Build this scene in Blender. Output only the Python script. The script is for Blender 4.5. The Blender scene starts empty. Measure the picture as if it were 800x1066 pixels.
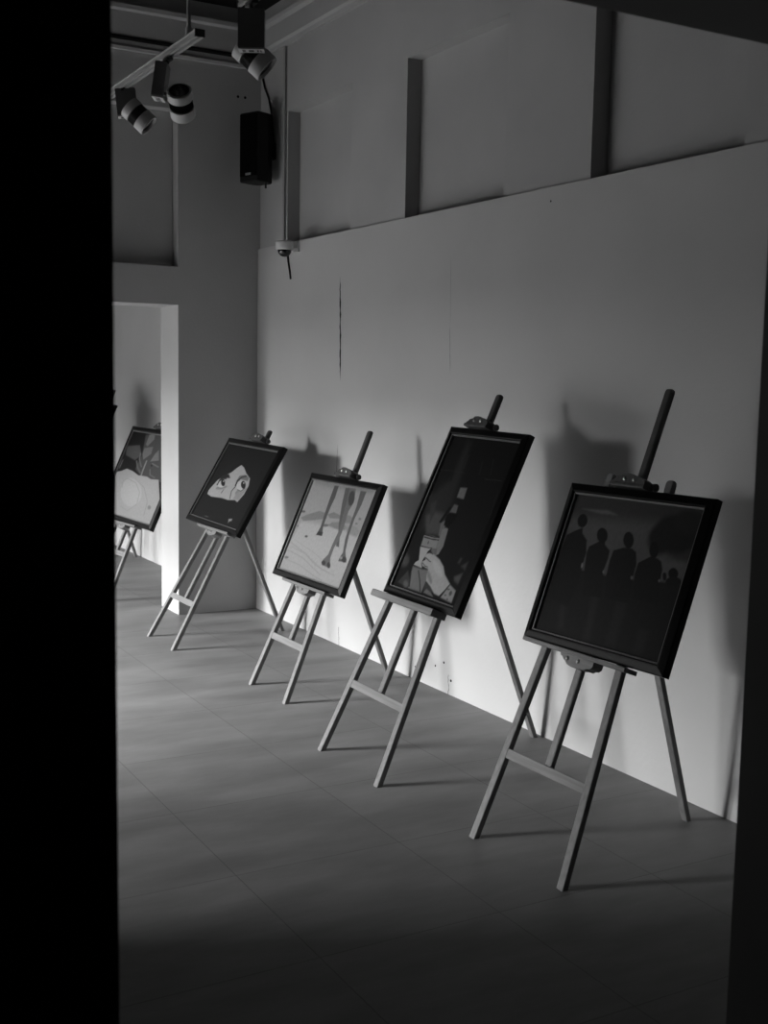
import bpy, bmesh, math, random
import numpy as np
from mathutils import Vector, Matrix

random.seed(7)
SC = bpy.context.scene
COL = SC.collection
PI = math.pi

# ------------------------------------------------------------------ materials
def mat(name, val, rough=0.6, spec=0.5, noise=None, bump=0.0, bump_scale=40.0, stretch=(1, 1, 1), metal=0.0, amp=0.15, coat=0.0):
    m = bpy.data.materials.new(name); m.use_nodes = True
    nt = m.node_tree; n = nt.nodes; l = nt.links
    b = n['Principled BSDF']
    b.inputs['Base Color'].default_value = (val, val, val, 1)
    b.inputs['Roughness'].default_value = rough
    b.inputs['Specular IOR Level'].default_value = spec
    b.inputs['Metallic'].default_value = metal
    b.inputs['Coat Weight'].default_value = coat
    tc = n.new('ShaderNodeTexCoord'); mp = n.new('ShaderNodeMapping')
    mp.inputs['Scale'].default_value = stretch
    l.new(tc.outputs['Object'], mp.inputs['Vector'])
    if noise:
        tx = n.new('ShaderNodeTexNoise'); tx.inputs['Scale'].default_value = noise; tx.inputs['Detail'].default_value = 5
        l.new(mp.outputs['Vector'], tx.inputs['Vector'])
        rp = n.new('ShaderNodeMapRange')
        rp.inputs['From Min'].default_value = 0.3; rp.inputs['From Max'].default_value = 0.7
        rp.inputs['To Min'].default_value = val * (1 - amp); rp.inputs['To Max'].default_value = val * (1 + amp)
        l.new(tx.outputs['Fac'], rp.inputs['Value'])
        cb = n.new('ShaderNodeCombineColor')
        for c in ('Red', 'Green', 'Blue'): l.new(rp.outputs['Result'], cb.inputs[c])
        l.new(cb.outputs['Color'], b.inputs['Base Color'])
    if bump:
        t2 = n.new('ShaderNodeTexNoise'); t2.inputs['Scale'].default_value = bump_scale; t2.inputs['Detail'].default_value = 6
        l.new(mp.outputs['Vector'], t2.inputs['Vector'])
        bp = n.new('ShaderNodeBump'); bp.inputs['Strength'].default_value = bump; bp.inputs['Distance'].default_value = 0.01
        l.new(t2.outputs['Fac'], bp.inputs['Height']); l.new(bp.outputs['Normal'], b.inputs['Normal'])
    return m

M = dict(
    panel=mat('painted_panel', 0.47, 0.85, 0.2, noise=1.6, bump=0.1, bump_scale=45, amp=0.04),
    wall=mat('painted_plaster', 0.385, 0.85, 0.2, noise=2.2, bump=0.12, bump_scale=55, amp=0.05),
    back=mat('painted_plaster_partition', 0.44, 0.85, 0.2, noise=2.0, bump=0.12, bump_scale=55, amp=0.05),  # partition and its cornice, a little lighter than the niche wall
    crack=mat('crack_dark', 0.012, 0.95, 0.05),
    seam=mat('seam_grey', 0.18, 0.95, 0.05),
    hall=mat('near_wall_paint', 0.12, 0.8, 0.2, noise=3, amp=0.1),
    ceil=mat('ceiling_black_paint', 0.012, 0.9, 0.1, noise=3, amp=0.1),
    wood=mat('pale_pine', 0.19, 0.55, 0.3, noise=1.0, bump=0.05, bump_scale=2, stretch=(90, 90, 4), amp=0.2),
    woodx=mat('pale_pine_crosswise', 0.19, 0.55, 0.3, noise=1.0, bump=0.05, bump_scale=2, stretch=(4, 90, 90), amp=0.2),
    darkwood=mat('dark_pine', 0.06, 0.5, 0.3, noise=1.0, stretch=(90, 90, 4), amp=0.2),  # upper mast, clamp and knob: darker than the legs
    frame=mat('black_frame_lacquer', 0.004, 0.3, 0.17, noise=25, amp=0.2),
    slip=mat('frame_slip_grey', 0.15, 0.35, 0.5, noise=30, amp=0.15),
    bolt=mat('bolt_steel', 0.5, 0.3, 0.5, metal=0.9, noise=30, amp=0.1),
    knob=mat('knob_black', 0.02, 0.5, 0.4, noise=30, amp=0.1),
    lampw=mat('lamp_white_enamel', 0.5, 0.45, 0.4, noise=8, amp=0.05),
    lampbox=mat('driver_box_grey', 0.14, 0.5, 0.4, noise=8, amp=0.05),
    lampd=mat('lamp_dark_ribs', 0.035, 0.5, 0.4, noise=8, amp=0.1),
    lens=mat('lamp_glass_dark', 0.01, 0.15, 0.5, noise=8, amp=0.1),
    rail=mat('rail_aluminium', 0.33, 0.4, 0.5, noise=10, amp=0.06),
    spk=mat('speaker_black', 0.004, 0.6, 0.25, noise=20, amp=0.2),
    grille=mat('speaker_grille', 0.002, 0.9, 0.05, noise=60, amp=0.3),
    badge=mat('badge_silver', 0.3, 0.4, 0.5, noise=60, amp=0.2),
    camw=mat('camera_white_plastic', 0.6, 0.4, 0.4, noise=8, amp=0.04),
    camd=mat('camera_dome_smoked', 0.006, 0.06, 0.6, noise=8, amp=0.1),
    cable=mat('cable_black', 0.01, 0.6, 0.3, noise=30, amp=0.2),
    trunk=mat('trunking_grey', 0.3, 0.6, 0.3, noise=10, amp=0.05),
)

def canvas_mat():
    m = bpy.data.materials.new('painted_canvas'); m.use_nodes = True
    nt = m.node_tree; n = nt.nodes; l = nt.links; b = n['Principled BSDF']
    at = n.new('ShaderNodeAttribute'); at.attribute_name = 'paint'
    tc = n.new('ShaderNodeTexCoord')
    mp = n.new('ShaderNodeMapping'); mp.inputs['Scale'].default_value = (70, 60, 1)
    tx = n.new('ShaderNodeTexNoise'); tx.inputs['Scale'].default_value = 1.0; tx.inputs['Detail'].default_value = 4
    l.new(tc.outputs['Object'], mp.inputs['Vector']); l.new(mp.outputs['Vector'], tx.inputs['Vector'])
    rp = n.new('ShaderNodeMapRange')
    rp.inputs['From Min'].default_value = 0.3; rp.inputs['From Max'].default_value = 0.7
    rp.inputs['To Min'].default_value = 0.93; rp.inputs['To Max'].default_value = 1.07
    l.new(tx.outputs['Fac'], rp.inputs['Value'])
    vm = n.new('ShaderNodeVectorMath'); vm.operation = 'SCALE'
    l.new(at.outputs['Color'], vm.inputs[0]); l.new(rp.outputs['Result'], vm.inputs['Scale'])
    l.new(vm.outputs['Vector'], b.inputs['Base Color'])
    b.inputs['Roughness'].default_value = 0.6; b.inputs['Specular IOR Level'].default_value = 0.08
    bp = n.new('ShaderNodeBump'); bp.inputs['Strength'].default_value = 0.08; bp.inputs['Distance'].default_value = 0.004
    l.new(tx.outputs['Fac'], bp.inputs['Height']); l.new(bp.outputs['Normal'], b.inputs['Normal'])
    return m
M['canvas'] = canvas_mat()

def floor_mat():
    m = bpy.data.materials.new('stone_tile'); m.use_nodes = True
    nt = m.node_tree; n = nt.nodes; l = nt.links; b = n['Principled BSDF']
    tc = n.new('ShaderNodeTexCoord')
    mp = n.new('ShaderNodeMapping'); mp.inputs['Location'].default_value = (-2.0 + 6.05, -2.77 + 6.05, 0)
    l.new(tc.outputs['Object'], mp.inputs['Vector'])
    br = n.new('ShaderNodeTexBrick'); br.offset = 0.0; br.squash = 1.0
    br.inputs['Scale'].default_value = 1.0; br.inputs['Brick Width'].default_value = 0.605; br.inputs['Row Height'].default_value = 0.605
    br.inputs['Mortar Size'].default_value = 0.0022; br.inputs['Mortar Smooth'].default_value = 0.3; br.inputs['Bias'].default_value = 0.0
    br.inputs['Color1'].default_value = (0.97, 0.97, 0.97, 1); br.inputs['Color2'].default_value = (1.03, 1.03, 1.03, 1); br.inputs['Mortar'].default_value = (0.62, 0.62, 0.62, 1)
    l.new(mp.outputs['Vector'], br.inputs['Vector'])
    m2 = n.new('ShaderNodeMapping'); m2.inputs['Scale'].default_value = (1.0, 3.2, 1.0); m2.inputs['Rotation'].default_value = (0, 0, math.radians(14))
    l.new(tc.outputs['Object'], m2.inputs['Vector'])
    tx = n.new('ShaderNodeTexNoise'); tx.inputs['Scale'].default_value = 1.5; tx.inputs['Detail'].default_value = 7; tx.inputs['Roughness'].default_value = 0.6
    l.new(m2.outputs['Vector'], tx.inputs['Vector'])
    rp = n.new('ShaderNodeMapRange')
    rp.inputs['From Min'].default_value = 0.3; rp.inputs['From Max'].default_value = 0.7
    rp.inputs['To Min'].default_value = FLOOR * 0.72; rp.inputs['To Max'].default_value = FLOOR * 1.28
    l.new(tx.outputs['Fac'], rp.inputs['Value'])
    vm = n.new('ShaderNodeVectorMath'); vm.operation = 'SCALE'
    l.new(br.outputs['Color'], vm.inputs[0]); l.new(rp.outputs['Result'], vm.inputs['Scale'])
    l.new(vm.outputs['Vector'], b.inputs['Base Color'])
    r2 = n.new('ShaderNodeMapRange')
    r2.inputs['From Min'].default_value = 0.3; r2.inputs['From Max'].default_value = 0.7
    r2.inputs['To Min'].default_value = 0.5; r2.inputs['To Max'].default_value = 0.62
    l.new(tx.outputs['Fac'], r2.inputs['Value']); l.new(r2.outputs['Result'], b.inputs['Roughness'])
    b.inputs['Specular IOR Level'].default_value = 0.3
    bp = n.new('ShaderNodeBump'); bp.inputs['Strength'].default_value = 0.25; bp.inputs['Distance'].default_value = 0.002; bp.invert = True
    l.new(br.outputs['Fac'], bp.inputs['Height']); l.new(bp.outputs['Normal'], b.inputs['Normal'])
    return m
FLOOR = 0.18
M['floor'] = floor_mat()

# ------------------------------------------------------------------ mesh helpers
def link(name, bm, m, parent=None, smooth=False):
    me = bpy.data.meshes.new(name)
    bmesh.ops.recalc_face_normals(bm, faces=bm.faces[:])
    bm.to_mesh(me); bm.free()
    if isinstance(m, (list, tuple)):
        for k in m: me.materials.append(k)
    else: me.materials.append(m)
    if smooth:
        for p in me.polygons: p.use_smooth = True
        try: me.set_sharp_from_angle(angle=math.radians(35))
        except Exception: pass
    o = bpy.data.objects.new(name, me); COL.objects.link(o)
    if parent is not None: o.parent = parent
    return o

def box(bm, a, b, mi=0):
    x0, y0, z0 = a; x1, y1, z1 = b
    v = [bm.verts.new(p) for p in ((x0,y0,z0),(x1,y0,z0),(x1,y1,z0),(x0,y1,z0),(x0,y0,z1),(x1,y0,z1),(x1,y1,z1),(x0,y1,z1))]
    for f in ((0,3,2,1),(4,5,6,7),(0,1,5,4),(1,2,6,5),(2,3,7,6),(3,0,4,7)):
        bm.faces.new([v[i] for i in f]).material_index = mi

def rings(bm, rs, cap=True, mi=0):
    R = [[bm.verts.new(p) for p in r] for r in rs]
    n = len(R[0])
    for a, b in zip(R, R[1:]):
        for i in range(n):
            bm.faces.new((a[i], a[(i+1) % n], b[(i+1) % n], b[i])).material_index = mi
    if cap:
        bm.faces.new(R[0][::-1]).material_index = mi; bm.faces.new(R[-1]).material_index = mi

def beam(bm, p0, p1, wdir, w, d, ch=0.003, round0=0.0, round1=0.0):
    """square bar with chamfered edges from p0 to p1; w along wdir, d across; round* domes an end"""
    p0, p1 = Vector(p0), Vector(p1); ax = (p1 - p0).normalized()
    wd = Vector(wdir); wd = (wd - ax * wd.dot(ax)).normalized(); dd = ax.cross(wd)
    def sec(c, k):
        hw, hd = w/2*k, d/2*k; c0 = ch*k
        pts = ((hw-c0,hd),(-hw+c0,hd),(-hw,hd-c0),(-hw,-hd+c0),(-hw+c0,-hd),(hw-c0,-hd),(hw,-hd+c0),(hw,hd-c0))
        return [c + wd*a + dd*b for a, b in pts]
    L = (p1-p0).length; rs = []
    if round0: rs += [sec(p0, .6), sec(p0 + ax*round0*.35, .88)]
    rs.append(sec(p0 + ax*round0, 1)); rs.append(sec(p1 - ax*round1, 1))
    if round1: rs += [sec(p1 - ax*round1*.35, .88), sec(p1, .6)]
    rings(bm, rs)

def cyl(bm, p0, p1, r0, r1=None, n=24, mi=0, cap=True):
    r1 = r0 if r1 is None else r1
    p0, p1 = Vector(p0), Vector(p1); ax = (p1-p0).normalized()
    t = Vector((0,0,1)) if abs(ax.z) < .9 else Vector((1,0,0))
    u = ax.cross(t).normalized(); v = ax.cross(u)
    rings(bm, [[p + (u*math.cos(2*PI*i/n) + v*math.sin(2*PI*i/n))*r for i in range(n)] for p, r in ((p0,r0),(p1,r1))], cap, mi)

def lathe(bm, o, ax, prof, n=32, mi=0):
    """prof: (distance along ax, radius)"""
    o = Vector(o); ax = Vector(ax).normalized()
    t = Vector((0,0,1)) if abs(ax.z) < .9 else Vector((1,0,0))
    u = ax.cross(t).normalized(); v = ax.cross(u)
    rings(bm, [[o + ax*d + (u*math.cos(2*PI*i/n) + v*math.sin(2*PI*i/n))*max(r, 1e-4) for i in range(n)] for d, r in prof], True, mi)

def tube(bm, pts, r, n=8):
    pts = [Vector(p) for p in pts]; rs = []
    for i, p in enumerate(pts):
        ax = (pts[min(i+1, len(pts)-1)] - pts[max(i-1, 0)]).normalized()
        t = Vector((0,1,0)) if abs(ax.y) < .9 else Vector((1,0,0))
        u = ax.cross(t).normalized(); v = ax.cross(u)
        rs.append([p + (u*math.cos(2*PI*k/n) + v*math.sin(2*PI*k/n))*r for k in range(n)])
    rings(bm, rs)

def prism(bm, poly, fn, z0, z1, mi=0):
    """poly (a,b) extruded from z0 to z1 through fn(a,b,z) -> point"""
    rings(bm, [[fn(a, b, z) for a, b in poly] for z in (z0, z1)], True, mi)

def empty(name, loc=(0,0,0), label=None, cat=None, group=None, rz=None, mw=None):
    o = bpy.data.objects.new(name, None); COL.objects.link(o); o.empty_display_size = .1
    if mw is not None: o.matrix_world = mw
    else:
        o.location = loc
        if rz is not None: o.rotation_euler = (0, 0, rz)
    tag(o, label, cat, group); return o

def tag(o, label=None, cat=None, group=None, kind=None):
    if label: o['label'] = label
    if cat: o['category'] = cat
    if group: o['group'] = group
    if kind: o['kind'] = kind
    return o

def struct(name, bm, m, label=None, cat=None, **k):
    return tag(link(name, bm, m, **k), label, cat, None, 'structure')

# ------------------------------------------------------------------ room
XR, XU, XN = 3.193, 3.207, 3.292        # right wall: lower panel face, upper face, niche back
YB, YB2 = 7.385, 7.73                    # partition front and back
XL = -1.2                                # window side
YE = 12.4                                # end of the far room
ZC = 3.95
LED = 2.433
YN0, YN1 = 1.05, 1.30                    # doorway wall the camera looks through
XJ0, XJ1, ZH = 0.314, 1.401, 2.10

bm = bmesh.new(); box(bm, (-3.4,-1.6,-.12), (3.4,YE+.1,0))
struct('floor', bm, M['floor'], 'grey stone tile floor with thin grout lines', 'floor')

bm = bmesh.new(); box(bm, (-3.4,-1.6,ZC), (3.4,YE+.1,ZC+.12))
struct('ceiling', bm, M['ceil'], 'dark ceiling above the cornice', 'ceiling')

# right wall: thick lower panel, set-back upper wall with tall niches, cracks
bm = bmesh.new()
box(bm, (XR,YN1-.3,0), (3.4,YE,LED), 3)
nich = [(1.4,2.25),(3.11,3.955),(4.575,5.478),(6.095,6.955),(8.1,8.95),(9.6,10.5)]
ZN = 3.252
y = YN1-.3
for a, b in nich:
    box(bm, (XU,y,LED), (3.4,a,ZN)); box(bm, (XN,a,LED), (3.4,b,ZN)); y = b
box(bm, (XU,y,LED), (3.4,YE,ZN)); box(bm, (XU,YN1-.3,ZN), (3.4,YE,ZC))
def crack(bm, pts, wid, mi, x=XR-.0008):
    L = []; R = []
    for (yy, zz), w in zip(pts, wid):
        L.append(bm.verts.new((x, yy-w/2, zz))); R.append(bm.verts.new((x, yy+w/2, zz)))
    for i in range(len(L)-1):
        bm.faces.new((L[i], R[i], R[i+1], L[i+1])).material_index = mi
def crack_run(bm, y0, z0, y1, z1, w, mi, jit=.003, n=26, taper=True):
    rnd = random.Random(int(z0*1000)+int(y0*100)); P = []; W = []
    for i in range(n):
        t = i/(n-1); P.append((y0+(y1-y0)*t+rnd.uniform(-jit,jit), z0+(z1-z0)*t))
        W.append(w*(.55+.6*rnd.random())*(min(1, 6*t, 6*(1-t))*.9+.1 if taper else 1))
    crack(bm, P, W, mi)
crack_run(bm, 6.165, 1.575, 6.185, 2.175, .017, 1)
crack_run(bm, 6.20, .93, 6.19, 1.20, .006, 2, .002)
crack_run(bm, 4.975, 1.62, 4.99, 1.86, .004, 2, .001)
crack_run(bm, 4.985, 1.86, 4.995, 2.2, .002, 2, .001)
for (yy, h, w, mi) in ((6.60,.16,.006,2),(6.14,.11,.007,2),(4.92,.10,.006,2),(3.72,.14,.004,2)):
    crack_run(bm, yy, .0, yy+.004, h, w, mi, .004, 9, False)
rnd = random.Random(3)
for (yy, zz, r) in ((5.16,.10,.011),(4.97,.155,.007),(5.05,.12,.006),(5.25,.07,.005),(4.90,.075,.009),(4.2,2.372,.005)):
    vs = [bm.verts.new((XR-.001, yy+math.cos(2*PI*i/9)*r*rnd.uniform(.7,1.2), zz+math.sin(2*PI*i/9)*r*rnd.uniform(.7,1.2))) for i in range(9)]
    bm.faces.new(vs).material_index = 1
struct('wall_right', bm, [M['wall'], M['crack'], M['seam'], M['panel']], 'pale plaster wall with a ledge, tall niches and a vertical crack', 'wall')

# partition with a wide doorway and a sunk panel above it
bm = bmesh.new()
DX0, DX1, DZ = XL+.001, 2.634, 2.042
box(bm, (DX1,YB,0), (XR-.002,YB2,LED)); box(bm, (DX1,YB,LED), (XU-.001,YB2,ZC))
box(bm, (DX0,YB,DZ), (DX1,YB2,2.286)); box(bm, (DX0,YB,3.268), (DX1,YB2,ZC))
box(bm, (DX0,YB+.095,2.286), (DX1-.004,YB2,3.268)); 
for xx, zz in ((3.045,3.40),(3.095,3.40)):
    lathe(bm, (xx,YB+.001,zz), (0,-1,0), [(0,.009),(.002,.009)], 10, 1)
struct('wall_back', bm, [M['back'], M['crack']], 'plaster partition with a doorway and a sunk panel over it', 'wall')

# window side: solid near the camera, wide openings further on
bm = bmesh.new()
OP = [(3.98,9.5,2.12),(9.5,11.9,1.72)]
y = YN0
for a, b, ZO in OP:
    if a > y: box(bm, (XL-.2,y,0), (XL,a,ZC))
    box(bm, (XL-.2,a,ZO), (XL,b,ZC)); y = b
box(bm, (XL-.2,y,0), (XL,YE,ZC))
struct('wall_left', bm, M['wall'], 'plaster wall with a wide opening to daylight', 'wall')
bm = bmesh.new(); box(bm, (-4.6,2.2,2.14), (XL-.201,5.9,2.24)); box(bm, (-4.6,2.2,2.08), (-4.5,5.9,2.14))  # added out-of-view slab, keeps the steep lamp off the near floor
struct('light_blocker', bm, M['wall'], 'added unseen slab outside, blocking steep light at the nearer end of the opening', 'light blocker')
bm = bmesh.new(); box(bm, (XL-.2,YE,0), (3.4,YE+.1,ZC))
struct('wall_far', bm, M['wall'], 'end wall of the further room', 'wall')

# the dark wall with the doorway in front of the camera
bm = bmesh.new()
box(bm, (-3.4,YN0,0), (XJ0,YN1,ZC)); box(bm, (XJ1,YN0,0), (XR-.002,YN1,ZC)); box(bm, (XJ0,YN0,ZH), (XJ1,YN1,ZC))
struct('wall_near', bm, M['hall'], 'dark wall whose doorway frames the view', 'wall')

# the unlit lobby the camera stands in
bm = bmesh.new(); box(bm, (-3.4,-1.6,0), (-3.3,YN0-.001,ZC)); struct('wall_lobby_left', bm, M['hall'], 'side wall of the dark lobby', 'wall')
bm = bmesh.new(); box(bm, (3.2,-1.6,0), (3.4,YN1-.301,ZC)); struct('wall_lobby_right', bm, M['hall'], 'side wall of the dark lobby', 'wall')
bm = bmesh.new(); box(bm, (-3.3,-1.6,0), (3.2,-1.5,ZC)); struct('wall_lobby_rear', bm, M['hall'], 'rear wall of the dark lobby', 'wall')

# cornices
def cornice_prof(s, z):  # s = how far out
    return
bm = bmesh.new()
prof = [(0,3.580),(.018,3.583),(.022,3.600),(.010,3.618),(.010,3.640),(.050,3.643),(.050,3.656),(.046,3.659),(.052,3.80),(.068,3.812),(.070,3.838),(.03,3.845),(0,3.85)]
rings(bm, [[Vector((x, YB-a, b)) for a, b in prof] for x in (XL, XU-.001)])
bm.faces.ensure_lookup_table()
for fc in bm.faces:
    zc = fc.calc_center_median().z
    if 3.639 < zc < 3.657 and len(fc.verts) == 4: fc.material_index = 1
struct('trim_1', bm, [M['back'], M['crack']], 'plaster cornice along the top of the partition', 'cornice')
bm = bmesh.new()
prof = [(0,3.65),(.018,3.652),(.022,3.675),(.035,3.69),(.035,3.80),(.06,3.815),(.062,3.838),(.02,3.845),(0,3.85)]
rings(bm, [[Vector((XU-a, y, b)) for a, b in prof] for y in (YN1, YB-.1)])
struct('trim_2', bm, M['wall'], 'plaster cornice along the top of the niche wall', 'cornice')
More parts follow.
